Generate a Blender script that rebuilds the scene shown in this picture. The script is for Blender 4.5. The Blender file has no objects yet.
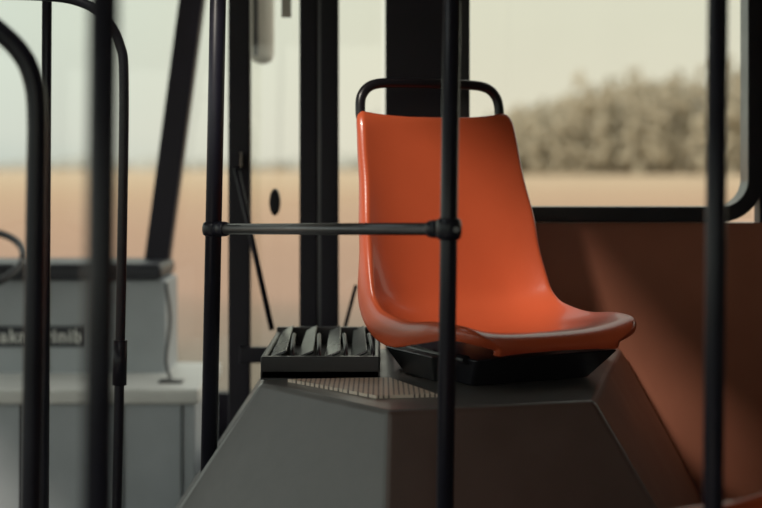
import bpy, bmesh, math, random
from mathutils import Vector, Matrix
random.seed(4)
scene = bpy.context.scene
try:
    scene.view_settings.view_transform = 'Standard'
    scene.view_settings.gamma = 1.15
except Exception: pass
CZ = 1.35; F = 1500.0
def W(px, py, Y):
    """metres from a photo measurement at a real distance Y"""
    return Vector(((px-381)*Y/F, Y, CZ-(py-165)*Y/F))

# ------------------------------------------------------------ materials
def mat(name, col, rough=0.5, metal=0.0, var=0.15, scale=8.0, bump=0.0, spec=0.5, rvar=0.1, coat=0.0):
    m = bpy.data.materials.new(name); m.use_nodes = True
    nt = m.node_tree; b = nt.nodes['Principled BSDF']
    tc = nt.nodes.new('ShaderNodeTexCoord'); n = nt.nodes.new('ShaderNodeTexNoise')
    n.inputs['Scale'].default_value = scale; n.inputs['Detail'].default_value = 5
    nt.links.new(tc.outputs['Object'], n.inputs['Vector'])
    r = nt.nodes.new('ShaderNodeValToRGB')
    r.color_ramp.elements[0].position = 0.3; r.color_ramp.elements[1].position = 0.7
    r.color_ramp.elements[0].color = (*[c*(1-var) for c in col], 1)
    r.color_ramp.elements[1].color = (*[min(1, c*(1+var)) for c in col], 1)
    nt.links.new(n.outputs['Fac'], r.inputs['Fac']); nt.links.new(r.outputs['Color'], b.inputs['Base Color'])
    mr = nt.nodes.new('ShaderNodeMapRange')
    mr.inputs['To Min'].default_value = max(0.02, rough-rvar); mr.inputs['To Max'].default_value = min(1, rough+rvar)
    nt.links.new(n.outputs['Fac'], mr.inputs['Value']); nt.links.new(mr.outputs['Result'], b.inputs['Roughness'])
    b.inputs['Metallic'].default_value = metal
    b.inputs['Specular IOR Level'].default_value = spec
    b.inputs['Coat Weight'].default_value = coat
    if bump:
        n2 = nt.nodes.new('ShaderNodeTexNoise'); n2.inputs['Scale'].default_value = 180
        nt.links.new(tc.outputs['Object'], n2.inputs['Vector'])
        bp = nt.nodes.new('ShaderNodeBump'); bp.inputs['Strength'].default_value = bump; bp.inputs['Distance'].default_value = 0.002
        nt.links.new(n2.outputs['Fac'], bp.inputs['Height']); nt.links.new(bp.outputs['Normal'], b.inputs['Normal'])
    return m
M_orange = mat('orange_plastic', (0.60, 0.085, 0.030), 0.30, var=0.06, scale=5, bump=0.12, rvar=0.05, coat=0.25)
M_pole = mat('dark_pole_metal', (0.012, 0.012, 0.022), 0.35, metal=0.0, var=0.2, spec=0.35)
M_steel = mat('worn_steel', (0.14, 0.14, 0.15), 0.35, metal=0.8)
M_black = mat('black_frame', (0.018, 0.015, 0.025), 0.45, spec=0.3)
M_rub = mat('black_rubber', (0.012, 0.011, 0.016), 0.33, spec=0.5)
M_wall = mat('brown_wall_panel', (0.36, 0.120, 0.072), 0.30, var=0.15, scale=3, rvar=0.05)
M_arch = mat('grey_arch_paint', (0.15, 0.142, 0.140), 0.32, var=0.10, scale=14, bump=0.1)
M_arch_shade = mat('brown_arch_shade', (0.115, 0.070, 0.062), 0.36, var=0.15, scale=6, bump=0.1)  # darker, browner arch colour with the shade of the right side put in
M_grey = mat('dash_grey', (0.42, 0.46, 0.49), 0.5, var=0.08, scale=6)
M_greyd = mat('dash_dark', (0.02, 0.022, 0.032), 0.45)
M_white = mat('pale_plastic', (0.80, 0.80, 0.76), 0.4, var=0.05)
M_beige = mat('mirror_beige', (0.92, 0.86, 0.74), 0.5, var=0.05)
M_floor = mat('dark_floor_vinyl', (0.04, 0.034, 0.032), 0.5, scale=30, var=0.4)
M_ceil = mat('ceiling_panel', (0.62, 0.56, 0.50), 0.6)
M_inner = mat('side_panel', (0.34, 0.28, 0.25), 0.5)

def glass_mat():
    m = bpy.data.materials.new('window_glass'); m.use_nodes = True
    nt = m.node_tree; nt.nodes.clear()
    o = nt.nodes.new('ShaderNodeOutputMaterial'); mx = nt.nodes.new('ShaderNodeMixShader')
    t = nt.nodes.new('ShaderNodeBsdfTransparent'); g = nt.nodes.new('ShaderNodeBsdfGlossy')
    g.inputs['Roughness'].default_value = 0.03
    n = nt.nodes.new('ShaderNodeTexNoise'); n.inputs['Scale'].default_value = 4
    mr = nt.nodes.new('ShaderNodeMapRange'); mr.inputs['To Min'].default_value = 0.03; mr.inputs['To Max'].default_value = 0.07
    nt.links.new(n.outputs['Fac'], mr.inputs['Value']); nt.links.new(mr.outputs['Result'], mx.inputs['Fac'])
    t.inputs['Color'].default_value = (0.98, 0.98, 0.96, 1)
    nt.links.new(t.outputs[0], mx.inputs[1]); nt.links.new(g.outputs[0], mx.inputs[2]); nt.links.new(mx.outputs[0], o.inputs[0])
    return m
M_glass = glass_mat()

def mat_mat():
    m = mat('perforated_plate', (0.36, 0.29, 0.22), 0.5)
    nt = m.node_tree; b = nt.nodes['Principled BSDF']
    tc = nt.nodes.new('ShaderNodeTexCoord')
    br = nt.nodes.new('ShaderNodeTexBrick'); br.offset = 0.0
    br.inputs['Color1'].default_value = (0.14, 0.10, 0.09, 1); br.inputs['Color2'].default_value = (0.18, 0.13, 0.10, 1)
    br.inputs['Mortar'].default_value = (0.90, 0.74, 0.60, 1)
    br.inputs['Scale'].default_value = 1; br.inputs['Brick Width'].default_value = 0.0105
    br.inputs['Row Height'].default_value = 0.024; br.inputs['Mortar Size'].default_value = 0.0036
    nt.links.new(tc.outputs['Object'], br.inputs['Vector']); nt.links.new(br.outputs['Color'], b.inputs['Base Color'])
    return m
M_mat = mat_mat()

# ------------------------------------------------------------ mesh helpers
def mk(name, verts, faces, m, smooth=False, parent=None, bevel=0, seg=2):
    me = bpy.data.meshes.new(name); me.from_pydata([tuple(v) for v in verts], [], faces); me.validate()
    bm = bmesh.new(); bm.from_mesh(me); bmesh.ops.recalc_face_normals(bm, faces=bm.faces); bm.to_mesh(me); bm.free()
    o = bpy.data.objects.new(name, me); scene.collection.objects.link(o)
    me.materials.append(m)
    for p in me.polygons: p.use_smooth = smooth
    if bevel:
        md = o.modifiers.new('bev', 'BEVEL'); md.width = bevel; md.segments = seg; md.limit_method = 'ANGLE'; md.angle_limit = math.radians(30)
        for p in me.polygons: p.use_smooth = True
        wn = o.modifiers.new('wn', 'WEIGHTED_NORMAL')
    if parent: o.parent = parent
    return o
BF = [(0,1,2,3),(4,5,6,7),(0,1,5,4),(1,2,6,5),(2,3,7,6),(3,0,4,7)]
def box(name, x0,x1,y0,y1,z0,z1, m, parent=None, bevel=0.0):
    v = [(x0,y0,z0),(x1,y0,z0),(x1,y1,z0),(x0,y1,z0),(x0,y0,z1),(x1,y0,z1),(x1,y1,z1),(x0,y1,z1)]
    return mk(name, v, BF, m, parent=parent, bevel=bevel)
def prism(name, bot, top, m, parent=None, bevel=0.0):
    n = len(bot); v = list(bot)+list(top)
    f = [tuple(range(n)), tuple(range(n, 2*n))]+[(i,(i+1)%n,n+(i+1)%n,n+i) for i in range(n)]
    return mk(name, v, f, m, parent=parent, bevel=bevel, seg=4)
def smooth_path(pts, n=8):
    pts = [Vector(p) for p in pts]; out = []
    P = [pts[0]*2-pts[1]]+pts+[pts[-1]*2-pts[-2]]
    for i in range(1, len(P)-2):
        a,b,c,d = P[i-1:i+3]
        for k in range(n):
            t = k/n
            out.append(0.5*((2*b)+(c-a)*t+(2*a-5*b+4*c-d)*t*t+(3*b-a-3*c+d)*t**3))
    out.append(pts[-1]); return out
def tube(name, pts, r, m, parent=None, seg=20, radii=None):
    pts = [Vector(p) for p in pts]; V=[]; Fc=[]
    t0 = (pts[1]-pts[0]).normalized(); up = Vector((0,1,0)) if abs(t0.y)<0.9 else Vector((1,0,0))
    nrm = t0.cross(up).normalized()
    for i,p in enumerate(pts):
        t = ((pts[min(i+1,len(pts)-1)]-pts[max(i-1,0)])).normalized()
        nrm = (nrm - t*nrm.dot(t)).normalized(); bn = t.cross(nrm)
        rr = radii[i] if radii else r
        for k in range(seg):
            a = 2*math.pi*k/seg; V.append(p+nrm*math.cos(a)*rr+bn*math.sin(a)*rr)
    for i in range(len(pts)-1):
        for k in range(seg):
            Fc.append((i*seg+k, i*seg+(k+1)%seg, (i+1)*seg+(k+1)%seg, (i+1)*seg+k))
    Fc.append(tuple(range(seg))); Fc.append(tuple(range((len(pts)-1)*seg, len(pts)*seg)))
    o = mk(name, V, Fc, m, smooth=True, parent=parent)
    for p in o.data.polygons:
        if len(p.vertices) > 4: p.use_smooth = False
    return o
def empty(name, loc=(0,0,0)):
    e = bpy.data.objects.new(name, None); e.location = loc; e.empty_display_size = 0.1
    scene.collection.objects.link(e); return e
def pole_line(pxt, pxb, Y, z0=0.0, z1=2.3):
    a = W(pxt, 0, Y); b = W(pxb, 508, Y); d = (a-b)/(a.z-b.z)
    return [b+d*(z0-b.z), b+d*(z1-b.z)]
def flanged_pole(name, pxt, pxb, Y, r, z0=0.0):
    e = empty(name); a, b = pole_line(pxt, pxb, Y, z0)
    tube('tube', [a, b], r, M_pole, e)
    dd = (b-a).normalized()
    if z0 == 0.0: tube('floor_flange', [a, a+dd*0.008, a+dd*0.03], r, M_pole, e, radii=[r*2.2, r*2.2, r*1.2])
    tube('ceiling_flange', [b-dd*0.03, b-dd*0.008, b], r, M_pole, e, radii=[r*1.2, r*2.2, r*2.2])
    return e, a, b
def rrect(x0,x1,z0,z1,rad,n=8):
    pts=[]
    for cx,cz,a0 in ((x1-rad,z1-rad,0),(x0+rad,z1-rad,90),(x0+rad,z0+rad,180),(x1-rad,z0+rad,270)):
        for k in range(n+1):
            a=math.radians(a0+90*k/n); pts.append((cx+rad*math.cos(a), cz+rad*math.sin(a)))
    return pts
def ring_frame(name, x0,x1,z0,z1,w,rad,y0,y1,m,parent):
    o = rrect(x0,x1,z0,z1,rad+w); i = rrect(x0+w,x1-w,z0+w,z1-w,rad); n=len(o)
    V=[(x,y0,z) for x,z in o]+[(x,y0,z) for x,z in i]+[(x,y1,z) for x,z in o]+[(x,y1,z) for x,z in i]
    Fc=[]
    for k in range(n):
        j=(k+1)%n
        Fc += [(k,j,n+j,n+k),(2*n+k,2*n+j,3*n+j,3*n+k),(k,j,2*n+j,2*n+k),(n+k,n+j,3*n+j,3*n+k)]
    return mk(name,V,Fc,m,parent=parent,bevel=0.004)

# ------------------------------------------------------------ bus shell
XL, XR, YB, YF = -2.6, 2.6, -0.8, 3.9
floor = empty('floor')
box('floor_saloon', XL, XR, YB, 3.96, -0.05, 0.0, M_floor, floor)
box('floor_entrance', XL, 0.07, 3.96, 4.46, -0.05, 0.0, M_floor, floor)
box('floor_cab', XL, -0.449, 4.46, 5.66, -0.05, 0.0, M_floor, floor)
# ceiling with an added opening, out of view, that lets sun onto the seat
hx0,hx1,hy0,hy1 = -1.10,-0.44,1.97,2.74
e = empty('ceiling')
box('panel_a', XL, hx0, YB, 5.66, 2.3, 2.35, M_ceil, e); box('panel_b', hx1, XR, YB, 3.96, 2.3, 2.35, M_ceil, e)
box('panel_c', hx0, hx1, YB, hy0, 2.3, 2.35, M_ceil, e); box('panel_d', hx0, hx1, hy1, 4.46, 2.3, 2.35, M_ceil, e)
box('panel_e', hx1, 0.07, 3.96, 4.46, 2.3, 2.35, M_ceil, e); box('panel_f', hx0, -0.449, 4.46, 5.66, 2.3, 2.35, M_ceil, e)
# right side wall of the bus (facing the camera)
e = empty('wall_right')
box('lower_panel', 0.205, XR, YF, YF+0.06, 0, 1.20, M_wall, e)
box('header', 0.205, XR, YF, YF+0.06, 1.96, 2.3, M_inner, e)
box('post', 0.985, 1.13, YF, YF+0.06, 1.20, 1.96, M_black, e)
box('end_post', 2.4, XR, YF, YF+0.06, 1.20, 1.96, M_black, e)
o = box('trim_1', 0.012, 0.205, YF-0.02, YF+0.10, 0, 2.3, M_black, bevel=0.006)
for i,(a,b) in enumerate(((0.19,0.99),(1.12,2.42))):
    w = empty('window_%d'%(i+1))
    ring_frame('frame', a, b, 1.202, 1.97, 0.040, 0.07, YF-0.02, YF+0.07, M_rub, w)
    box('glass', a+0.02, b-0.02, YF+0.028, YF+0.033, 1.21, 1.95, M_glass, w)
# step between side wall and the entrance
box('trim_2', 0.012, 0.07, YF+0.10, 4.46, 0, 2.3, M_black)
# entrance door: black framed glass leaves at Y=4.4
d = empty('door_1'); YD = 4.40
box('stile_a', -0.449, -0.384, YD, YD+0.05, 0.02, 2.3, M_black, d, 0.006)
box('stile_b', -0.240, -0.186, YD, YD+0.05, 0.02, 2.3, M_black, d, 0.006)
box('stile_c', -0.178, -0.124, YD, YD+0.05, 0.02, 2.3, M_black, d, 0.006)
box('gasket', -0.187, -0.177, YD+0.01, YD+0.04, 0.02, 2.3, M_steel, d)
box('kick', -0.449, 0.012, YD+0.005, YD+0.045, 0.02, 0.45, M_black, d)
box('head', -0.449, 0.012, YD+0.005, YD+0.045, 2.1, 2.3, M_black, d)
box('glass', -0.44, 0.0, YD+0.02, YD+0.025, 0.45, 2.1, M_glass, d)
box('cross_bar', W(240,0,YD).x, W(262,0,YD).x+0.25, YD-0.03, YD, W(0,362,YD).z, W(0,346,YD).z, M_black, d, 0.004)
# oval handle on the glass
k = W(275, 202, YD); V=[];n=24
tube('handle_knob', [k+Vector((0,-0.03,0)), k+Vector((0,-0.02,0)), k+Vector((0,0.02,0))], 0.016, M_black, d, radii=[0.012,0.016,0.016])
M_ = Matrix.Translation(k) @ Matrix.Diagonal((1,1,2.5,1)) @ Matrix.Translation(-k)
bpy.context.view_layer.update()
kn=[c for c in d.children if c.name.startswith('handle_knob')][0]; kn.data.transform(M_)
# door operating arms
tube('arm', [W(234,158,4.34), W(272,330,4.34)], 0.0085, M_black, d, seg=12)
tube('arm_short', [W(356,285,4.36), W(343,335,4.36)], 0.006, M_black, d, seg=12)
box('arm_bracket', W(230,0,4.34).x, W(241,0,4.34).x, 4.31, 4.40, W(0,168,4.34).z, W(0,152,4.34).z, M_black, d, 0.003)
# front of the bus
YW = 5.6
box('trim_3', -0.50, -0.449, YD+0.0, YW+0.05, 0, 0.42, M_black)
e = empty('wall_front')
box('lower', XL, -0.45, YW, YW+0.06, 0, 0.50, M_black, e)
box('header', XL, -0.45, YW, YW+0.06, 2.08, 2.3, M_black, e)
w = empty('window_3'); box('glass', XL, -0.45, YW+0.03, YW+0.035, 0.50, 2.08, M_glass, w)
# slanted windscreen pillar
t, b_ = W(192,0,5.5), W(152,300,5.5); dv=(t-b_)/(t.z-b_.z)
p1=b_+dv*(0.45-b_.z); p2=b_+dv*(2.3-b_.z)
prism('trim_4', [p1+Vector(v) for v in ((-.046,-.03,0),(.046,-.03,0),(.046,.05,0),(-.046,.05,0))],
      [p2+Vector(v) for v in ((-.046,-.03,0),(.046,-.03,0),(.046,.05,0),(-.046,.05,0))], M_black, bevel=0.008)
# remaining walls of the saloon (behind / beside the camera) with window bands
def sidewall(name, axis, c, a0, a1, op=True, zb=0.85, zt=2.12, n=4):
    e = empty(name)
    def bx(n_, u0,u1,z0,z1,m=M_inner):
        if axis=='x': box(n_, c-0.03, c+0.03, u0, u1, z0, z1, m, e)
        else: box(n_, u0, u1, c-0.03, c+0.03, z0, z1, m, e)
    if not op: bx('panel',a0,a1,0,2.3); return
    bx('lower', a0,a1,0,zb); bx('header', a0,a1,zt,2.3)
    for i in range(n+1):
        u=a0+(a1-a0-0.07)*i/n; bx('post_%d'%i, u,u+0.07,zb,zt,M_black)
sidewall('wall_left','x',XL-0.03,YB,5.66,zb=0.5,n=3)
sidewall('wall_rear','x',XR+0.03,YB,YF+0.06,op=False)
sidewall('wall_near','y',YB-0.03,XL,0.5,n=2)
box('wall_near_panel',0.5,XR,YB-.06,YB,0,2.3,M_inner)

# ------------------------------------------------------------ wheel arch cover
ZT = 0.876
A=(-.262,3.26); B=(.012,2.90); C=(.43,3.02); D=(.62,3.88); E=(-.262,3.88)
A2=(-.84,3.18); B2=(-.01,2.76); C2=(.93,2.88); D2=(1.1,3.88); E2=(-.84,3.88)
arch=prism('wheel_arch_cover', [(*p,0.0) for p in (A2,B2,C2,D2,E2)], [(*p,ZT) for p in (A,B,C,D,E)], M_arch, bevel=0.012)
arch.data.materials.append(M_arch_shade)
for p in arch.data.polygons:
    if p.center.x>.2 and abs(p.normal.z)<.8 and p.center.y<3.8: p.material_index=1  # right-hand faces take the colour with shade painted in

# perforated plate lying on the cover
pl=[(-.205,3.275),(-.01,3.04),(.115,3.06),(.02,3.30)]
prism('perforated_step_plate', [(x,y,ZT+.0005) for x,y in pl], [(x,y,ZT+0.007) for x,y in pl], M_mat)

# black vent unit
v = empty('heater_vent')
x0,x1,y0,y1 = -.266,-.002,3.31,3.84
ZV=0.927
box('base', x0,x1,y0,y1,ZT,ZT+0.018,M_rub,v)
box('front', x0,x1,y0,y0+0.02,ZT,ZV,M_rub,v,0.004); box('back', x0,x1,y1-0.02,y1,ZT,ZV+.01,M_rub,v,0.004)
box('side_l', x0,x0+0.014,y0+.02,y1-.02,ZT,ZV,M_rub,v,0.004); box('side_r', x1-0.014,x1,y0+.02,y1-.02,ZT,ZV,M_rub,v,0.004)
M_vent = mat('satin_vent_plastic',(0.05,0.05,0.055),0.25,spec=0.8)
for i in range(4):
    cx = x0+0.018+i*0.060
    vv=[(cx,y0+.03,ZV-.012),(cx+.038,y0+.03,ZV+.004),(cx+.026,y1-.03,ZV+.010),(cx-.002,y1-.03,ZV-.004)]
    prism('blade_%d'%i, vv, [(p[0],p[1],p[2]+.007) for p in vv], M_rub if i%2 else M_vent, v, bevel=0.003)
    tube('rod_%d'%i, smooth_path([(cx+.050,y0+.05,ZV-.02),(cx+.048,y0+.09,ZV+.010),(cx+.040,y0+.28,ZV+.016),(cx+.036,y0+.4,ZV-.01)],6), 0.005, M_rub, v, seg=12)

# ------------------------------------------------------------ orange bus seats
def build_seat(name, loc, theta, handle=True):
    root = empty(name, loc); root.rotation_euler=(0,0,theta)
    prof = smooth_path([(0,-.128,.462),(0,-.126,.485),(0,-.112,.500),(0,-.098,.488),(0,-.086,.44),(0,-.062,.32),(0,-.042,.22),(0,-.028,.13),(0,-.010,.065),(0,.034,.026),
                        (0,.09,.008),(0,.17,.006),(0,.26,.016),(0,.33,.030),(0,.380,.034),(0,.410,.026),(0,.422,.008),(0,.420,-.008)], 3)
    pr=[(p.y,p.z) for p in prof]; n=len(pr)
    L=[0]
    for i in range(1,n): L.append(L[-1]+math.dist(pr[i],pr[i-1]))
    tot=L[-1]
    def interp(x,tab):
        for (a,va),(b,vb) in zip(tab,tab[1:]):
            if x<=b:
                t=(x-a)/(b-a); t=t*t*(3-2*t); return va+(vb-va)*t
        return tab[-1][1]
    us=[-1,-.97,-.9,-.8,-.65,-.5,-.3,-.1,.1,.3,.5,.65,.8,.9,.97,1]
    V=[];cols=len(us)+6
    for i in range(n):
        s=L[i]/tot
        hw=interp(s,[(0,.198),(.18,.208),(.35,.224),(.5,.234),(.6,.236),(.8,.232),(1,.214)])
        cup=interp(s,[(0,.004),(.12,.012),(.35,.028),(.52,.050),(.62,.048),(.8,.034),(.94,.018),(1,.004)])
        lip=interp(s,[(0,.008),(.08,.022),(.35,.035),(.52,.072),(.64,.070),(.8,.046),(.94,.030),(1,.012)])
        dtop=L[i]-0.02; dbot=tot-L[i]-0.02
        for dd,rr in ((dtop,.05),(dbot,.07)):
            dd=max(dd,0.0)
            if dd<rr: hw-= rr-math.sqrt(max(0,rr*rr-(rr-dd)**2))
        i0,i1=max(i-1,0),min(i+1,n-1)
        t=Vector((pr[i1][0]-pr[i0][0],pr[i1][1]-pr[i0][1])).normalized()
        nn=Vector((-t.y,t.x))
        if i>n//2 and pr[i][0]>.3: 
            pass
        elif nn.x+nn.y<0: nn=-nn
        def P(x,off): return (x, -(pr[i][0]+nn.x*off), pr[i][1]+nn.y*off)
        row=[(-hw-.006,cup-lip),(-hw-.009,cup-lip*.5),(-hw-.006,cup-.006)]+[(u*hw, cup*abs(u)**3.5 - .008*(1-u*u)) for u in us]+[(hw+.006,cup-.006),(hw+.009,cup-lip*.5),(hw+.006,cup-lip)]
        for x,o in row: V.append(P(x,o))
    Fc=[(i*cols+k,i*cols+k+1,(i+1)*cols+k+1,(i+1)*cols+k) for i in range(n-1) for k in range(cols-1)]
    o=mk('shell',V,Fc,M_orange,smooth=True,parent=root)
    sd=o.modifiers.new('sol','SOLIDIFY'); sd.thickness=.007; sd.offset=0
    ss=o.modifiers.new('sub','SUBSURF'); ss.levels=1; ss.render_levels=2
    if handle:
        pts=smooth_path([(-.178,.112,.42),(-.186,.119,.47),(-.191,.124,.507),(-.184,.128,.548),(-.150,.130,.573),(-.07,.131,.578),(.07,.131,.578),(.150,.130,.573),(.184,.128,.548),(.191,.124,.507),(.186,.119,.47),(.178,.112,.42)],6)
        tube('grab_handle',pts,.0120,M_rub,root)
    for sx in (-.15,.15):
        tube('frame_tube',smooth_path([(sx,.085,.30),(sx,.065,.14),(sx,.045,.0),(sx,-.05,-.030),(sx,-.30,-.030)],6),.010,M_rub,root,seg=12)
    return root
SX,SY,SZ=.178,3.50,.968
TH=math.radians(27)
seat=build_seat('bus_seat',(SX,SY,SZ),TH)
zb_=ZT-SZ+.001
prism('pedestal',[(-.12,-.27,zb_),(.18,-.27,zb_),(.18,.06,zb_),(-.12,.06,zb_)],[(-.15,-.34,-.026),(.20,-.36,-.020),(.20,.08,-.026),(-.15,.08,-.026)],M_rub,seat,0.006)
prism('side_bracket',[(-.155,-.17,zb_),(-.122,-.17,zb_),(-.122,-.03,zb_),(-.155,-.03,zb_)],[(-.190,-.22,-.030),(-.155,-.22,-.030),(-.155,-.0,-.030),(-.190,-.0,-.030)],M_steel,seat,0.004)
s2=build_seat('bus_seat',(.530,2.14,.340),math.radians(35),handle=False)
box('pedestal',-.15,.15,-.30,.05,-.339,-.045,M_rub,s2,0.01)

# ------------------------------------------------------------ poles & rails
eF,aF,bF=flanged_pole('grab_pole',452,445,2.70,.0158)
eC,aC,bC=flanged_pole('grab_pole',218,208,3.36,.0185,z0=.64)
flanged_pole('grab_pole',718,713,2.15,.0150)
flanged_pole('grab_pole',104,98,1.55,.0165)
flanged_pole('grab_pole',47,44,3.5,.0115)
def at_z(a,b,z): return a+(b-a)*((z-a.z)/(b.z-a.z))
zr=W(0,229,2.70).z; zl=W(0,229,3.36).z
R=at_z(aF,bF,zr); Lp=at_z(aC,bC,zl)
e=empty('horizontal_grab_rail'); dr=(R-Lp).normalized()
tube('rail',[Lp,R],.0118,M_steel,e)
dF=(bF-aF).normalized(); dC=(bC-aC).normalized()
def clamp(n,c,axis,r,h):
    ps=[c-axis*h,c-axis*h*.8,c-axis*h*.3,c+axis*h*.3,c+axis*h*.8,c+axis*h]
    tube(n,ps,r,M_pole,e,radii=[r*1.1,r*1.38,r*1.5,r*1.5,r*1.38,r*1.1])
clamp('clamp_right',R,dF,.0158,.020); clamp('clamp_left',Lp,dC,.0170,.016)
tube('sleeve_right',[R-dr*.055,R-dr*.05,R-dr*.02],.016,M_pole,e,radii=[.013,.0165,.0175])
tube('sleeve_left',[Lp+dr*.055,Lp+dr*.05,Lp+dr*.02],.016,M_pole,e,radii=[.013,.0165,.0175])
tube('bolt',[R+Vector((.012,-.026,0)),R+Vector((.012,-.018,0))],.006,M_steel,e,seg=6)
# curved handrails at the left
pts=[W(-120,-60,2.4),W(-60,-15,2.4),W(0,32,2.4),W(22,55,2.4),W(33,80,2.4),W(37,115,2.4),W(36,200,2.4),W(31,508,2.4)]
b=W(31,508,2.4); pts.append(Vector((b.x-.01,2.4,0)))
e=empty('curved_handrail'); tube('tube',smooth_path(pts,8),.0165,M_pole,e)
tube('floor_flange',[Vector((b.x-.01,2.4,0)),Vector((b.x-.01,2.4,.01))],.035,M_pole,e)
pts=[W(-160,-8,3.2),W(-60,-6,3.2),W(40,-4,3.2),W(80,2,3.2),W(105,18,3.2),W(120,45,3.2),W(124,85,3.2),W(122,250,3.2),W(117,508,3.2)]
b=W(117,508,3.2); pts.append(Vector((b.x-.01,3.2,0)))
e=empty('curved_handrail'); tube('tube',smooth_path(pts,8),.0105,M_pole,e)
tube('floor_flange',[Vector((b.x-.01,3.2,0)),Vector((b.x-.01,3.2,.01))],.025,M_pole,e)
tube('collar',[W(119.5,385,3.2),W(120.5,340,3.2)],.015,M_pole,e)

# ------------------------------------------------------------ driver's console
d=empty('dashboard'); Y=5.25
def X(px,Y): return (px-381)*Y/F
def Z(py,Y): return CZ-(py-165)*Y/F
box('panel',X(-150,Y),X(166,Y),Y,Y+.3,.45,Z(280,Y),M_grey,d,.01)
box('cowl',X(-150,Y),X(163,Y),Y-.03,Y+.32,Z(280,Y),Z(263,Y),M_greyd,d,.02)
box('seam',X(47,Y),X(49,Y),Y-.004,Y,.45,Z(280,Y),M_greyd,d)
box('label_strip',X(-40,Y),X(86,Y),Y-.006,Y,Z(347,Y),Z(326,Y),M_greyd,d,.002)
box('shelf',X(-150,4.9),X(200,4.9),4.88,Y+.3,Z(404,4.9),Z(388,4.9),M_white,d,.012)
box('lower_cabinet',X(-150,4.9),X(196,4.9),4.9,Y+.28,0.05,Z(404,4.9),M_grey,d,.01)
for px in (20,122,181): box('seam',X(px,4.9),X(px+2,4.9),4.895,4.9,.06,Z(404,4.9),M_greyd,d)
box('plinth',X(-150,4.9),X(196,4.9),4.93,Y+.28,0.0,.05,M_greyd,d)
tube('hose',smooth_path([W(166,283,5.2),W(170,320,5.2),W(166,360,5.15),W(172,384,5.1)],6),.006,M_rub,d,seg=10)
box('switch_box',X(158,5.0),X(182,5.0),5.0,5.06,Z(390,5.0),Z(381,5.0),M_rub,d,.004)
tc=bpy.data.curves.new('lbl','FONT'); tc.body='dakmarinib'; tc.size=.064; tc.extrude=.001; tc.offset=.0014; tc.space_character=1.15
to=bpy.data.objects.new('lbl',tc); scene.collection.objects.link(to)
bpy.context.view_layer.update()
me=bpy.data.meshes.new_from_object(to.evaluated_get(bpy.context.evaluated_depsgraph_get()))
# keep the lettering on its strip
lw=max(v.co.x for v in me.vertices); sc_=min(1.0,(X(84,Y)-X(-22,Y))/lw)
lo=bpy.data.objects.new('lettering',me); scene.collection.objects.link(lo); bpy.data.objects.remove(to)
for v_ in me.vertices: v_.co.x*=sc_
lo.rotation_euler=(math.pi/2,0,0); lo.location=(X(83,Y)-lw*sc_,Y-.008,Z(342,Y)); me.materials.clear(); me.materials.append(M_white); lo.parent=d
# steering wheel
s=empty('steering_wheel',(X(-38,5.0),5.0,1.03)); s.rotation_euler=(math.radians(28),0,0)
ring=[Vector((.20*math.cos(a),.20*math.sin(a),0)) for a in [2*math.pi*i/48 for i in range(49)]]
tube('rim',ring,.013,M_rub,s,seg=12)
for a in (90,210,330):
    a=math.radians(a); tube('spoke',[(0,0,-.03),(.2*math.cos(a),.2*math.sin(a),0)],.010,M_rub,s,seg=10)
tube('hub',[(0,0,-.06),(0,0,-.01),(0,0,0)],.04,M_rub,s,radii=[.03,.045,.035])
tube('column',[(0,0,-.05),(0,.02,-.30)],.022,M_rub,s)
# exterior mirror and sticker
m=empty('side_mirror'); Ym=4.9
o=box('housing',X(249,Ym),X(273,Ym),Ym,Ym+.09,Z(63,Ym),Z(-70,Ym),M_beige,m,.03)
box('mirror_face',X(253,Ym),X(258,Ym),Ym-.004,Ym,Z(56,Ym),Z(-60,Ym),M_steel,m)
tube('arm',[W(262,-60,Ym)+Vector((0,.04,0)),W(262,-100,Ym)+Vector((0,.04,0)),Vector((X(235,4.5),4.5,2.32))],.012,M_black,m)
box('window_sticker',X(281,YD),X(291,YD),YD+.014,YD+.0195,Z(17,YD),Z(-10,YD),M_beige)

# ------------------------------------------------------------ outdoors
def field_mat():
    m=mat('dry_field',(0.5,0.35,0.2),0.9)
    nt=m.node_tree; b=nt.nodes['Principled BSDF']; b.inputs['Specular IOR Level'].default_value=0.0
    tc=nt.nodes.new('ShaderNodeTexCoord'); sp=nt.nodes.new('ShaderNodeSeparateXYZ'); nt.links.new(tc.outputs['Object'],sp.inputs[0])
    n=nt.nodes.new('ShaderNodeTexNoise'); n.inputs['Scale'].default_value=.15; n.inputs['Detail'].default_value=6
    nt.links.new(tc.outputs['Object'],n.inputs['Vector'])
    ad=nt.nodes.new('ShaderNodeMath'); ad.operation='MULTIPLY_ADD'; ad.inputs[1].default_value=14
    nt.links.new(n.outputs['Fac'],ad.inputs[0]); nt.links.new(sp.outputs['Y'],ad.inputs[2])
    mr=nt.nodes.new('ShaderNodeMapRange'); mr.inputs['From Min'].default_value=0; mr.inputs['From Max'].default_value=200
    nt.links.new(ad.outputs[0],mr.inputs['Value'])
    r=nt.nodes.new('ShaderNodeValToRGB'); cr=r.color_ramp
    cr.elements[0].position=0.07; cr.elements[0].color=(.12,.13,.11,1)
    cr.elements[1].position=.95; cr.elements[1].color=(.54,.41,.28,1)
    for p,c in ((.11,(.20,.17,.14)),(.15,(.38,.25,.19)),(.25,(.43,.28,.20)),(.5,(.49,.34,.23))):
        el=cr.elements.new(p); el.color=(*c,1)
    nt.links.new(mr.outputs[0],r.inputs['Fac']); nt.links.new(r.outputs['Color'],b.inputs['Base Color'])
    return m
g=mk('grass_field',[(-1500,-300,-.62),(1500,-300,-.62),(1500,3000,-.62),(-1500,3000,-.62)],[(0,1,2,3)],field_mat())
M_tree=mat('hazy_bare_trees',(0.35,0.31,0.23),0.95,var=0.2,scale=.08,spec=0)
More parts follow.
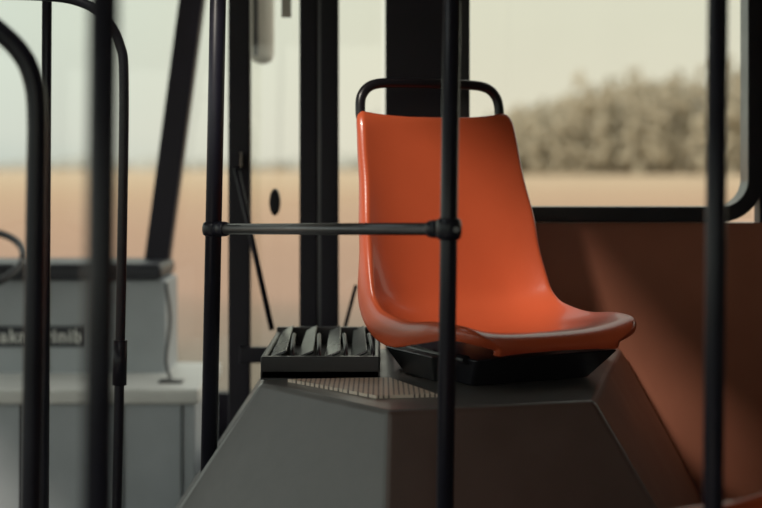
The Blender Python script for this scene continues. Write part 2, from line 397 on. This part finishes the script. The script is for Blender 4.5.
M_tree2=mat('far_haze_trees',(0.36,0.37,0.34),0.95,var=0.12,scale=.1,spec=0)
def trees(name,specs,m,sub=1):
    V=[];Fc=[]
    bm=bmesh.new(); bmesh.ops.create_icosphere(bm,subdivisions=sub,radius=1)
    bv=[v.co.copy() for v in bm.verts]; bf=[[v.index for v in f.verts] for f in bm.faces]; bm.free()
    for (x,y,z,r,sq) in specs:
        o=len(V)
        for c in bv:
            k=1+random.uniform(-.35,.35); V.append((x+c.x*r*k,y+c.y*r*k,z+c.z*r*sq*k))
        Fc+=[tuple(o+i for i in f) for f in bf]
    me=bpy.data.meshes.new(name); me.from_pydata(V,[],Fc); me.materials.append(m)
    o=bpy.data.objects.new(name,me); scene.collection.objects.link(o)
    return o
sp=[]
tab=[(400,5),(460,8),(500,11),(540,15),(580,17.5),(640,19.5),(700,21),(760,22),(1100,24)]
def toph(px):
    for (a,va),(b,vb) in zip(tab,tab[1:]):
        if px<=b: return va+(vb-va)*(px-a)/(b-a)
    return 24
for i in range(1500):      # individual tree crowns built of many small clumps
    px=random.uniform(400,1100); y=random.uniform(290,360); x=(px-381)*y/F; H=toph(px)*random.uniform(.6,1.1)
    R_=random.uniform(1.3,2.9)
    for j in range(9):
        z=random.uniform(0,1)**.8*H; sp.append((x+random.gauss(0,R_*.6),y+random.gauss(0,R_*.5),-.62+z,random.uniform(.3,1.0),random.uniform(.8,2.0)))
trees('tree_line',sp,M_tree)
sp=[]
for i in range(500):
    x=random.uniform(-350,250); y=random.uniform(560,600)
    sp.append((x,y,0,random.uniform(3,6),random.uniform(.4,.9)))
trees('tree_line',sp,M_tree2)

# ------------------------------------------------------------ light
wd=bpy.data.worlds.new('sky'); scene.world=wd; wd.use_nodes=True; nt=wd.node_tree
bg=nt.nodes['Background']; tc=nt.nodes.new('ShaderNodeTexCoord'); sp_=nt.nodes.new('ShaderNodeSeparateXYZ')
nt.links.new(tc.outputs['Generated'],sp_.inputs[0])
def ramp(cols):
    r=nt.nodes.new('ShaderNodeValToRGB'); cr=r.color_ramp
    cr.elements[0].position=cols[0][0]; cr.elements[0].color=(*cols[0][1],1)
    cr.elements[1].position=cols[-1][0]; cr.elements[1].color=(*cols[-1][1],1)
    for p,c in cols[1:-1]:
        el=cr.elements.new(p); el.color=(*c,1)
    nt.links.new(sp_.outputs['Z'],r.inputs['Fac']); return r
rc=ramp([(0,(.54,.60,.54)),(.02,(.64,.69,.61)),(.10,(.70,.79,.68)),(.5,(.73,.80,.77))])
rw=ramp([(0,(.80,.74,.58)),(.10,(.78,.77,.60)),(.5,(.76,.77,.70))])
mr=nt.nodes.new('ShaderNodeMapRange'); mr.inputs['From Min'].default_value=-.25; mr.inputs['From Max'].default_value=.04
nt.links.new(sp_.outputs['X'],mr.inputs['Value'])
mx=nt.nodes.new('ShaderNodeMix'); mx.data_type='RGBA'
nt.links.new(mr.outputs[0],mx.inputs['Factor']); nt.links.new(rc.outputs['Color'],mx.inputs[6]); nt.links.new(rw.outputs['Color'],mx.inputs[7])
nt.links.new(mx.outputs[2],bg.inputs['Color']); bg.inputs['Strength'].default_value=1.0
sl=bpy.data.lights.new('sun','SUN'); sl.energy=3.0; sl.angle=math.radians(8); sl.color=(1,.9,.76)
so=bpy.data.objects.new('sun',sl); scene.collection.objects.link(so)
so.rotation_euler=Vector((.45,.62,-.60)).to_track_quat('-Z','Y').to_euler(); so.location=(-5,-5,8)

# ------------------------------------------------------------ camera
cd=bpy.data.cameras.new('camera'); cam=bpy.data.objects.new('camera',cd); scene.collection.objects.link(cam)
cam.location=(0,0,CZ); cam.rotation_euler=(math.pi/2,0,0)
cd.sensor_width=36; cd.lens=36*F/762; cd.shift_y=-89/762; cd.clip_start=.05; cd.clip_end=5000
cd.dof.use_dof=True; cd.dof.focus_distance=3.3; cd.dof.aperture_fstop=2.0
scene.camera=cam
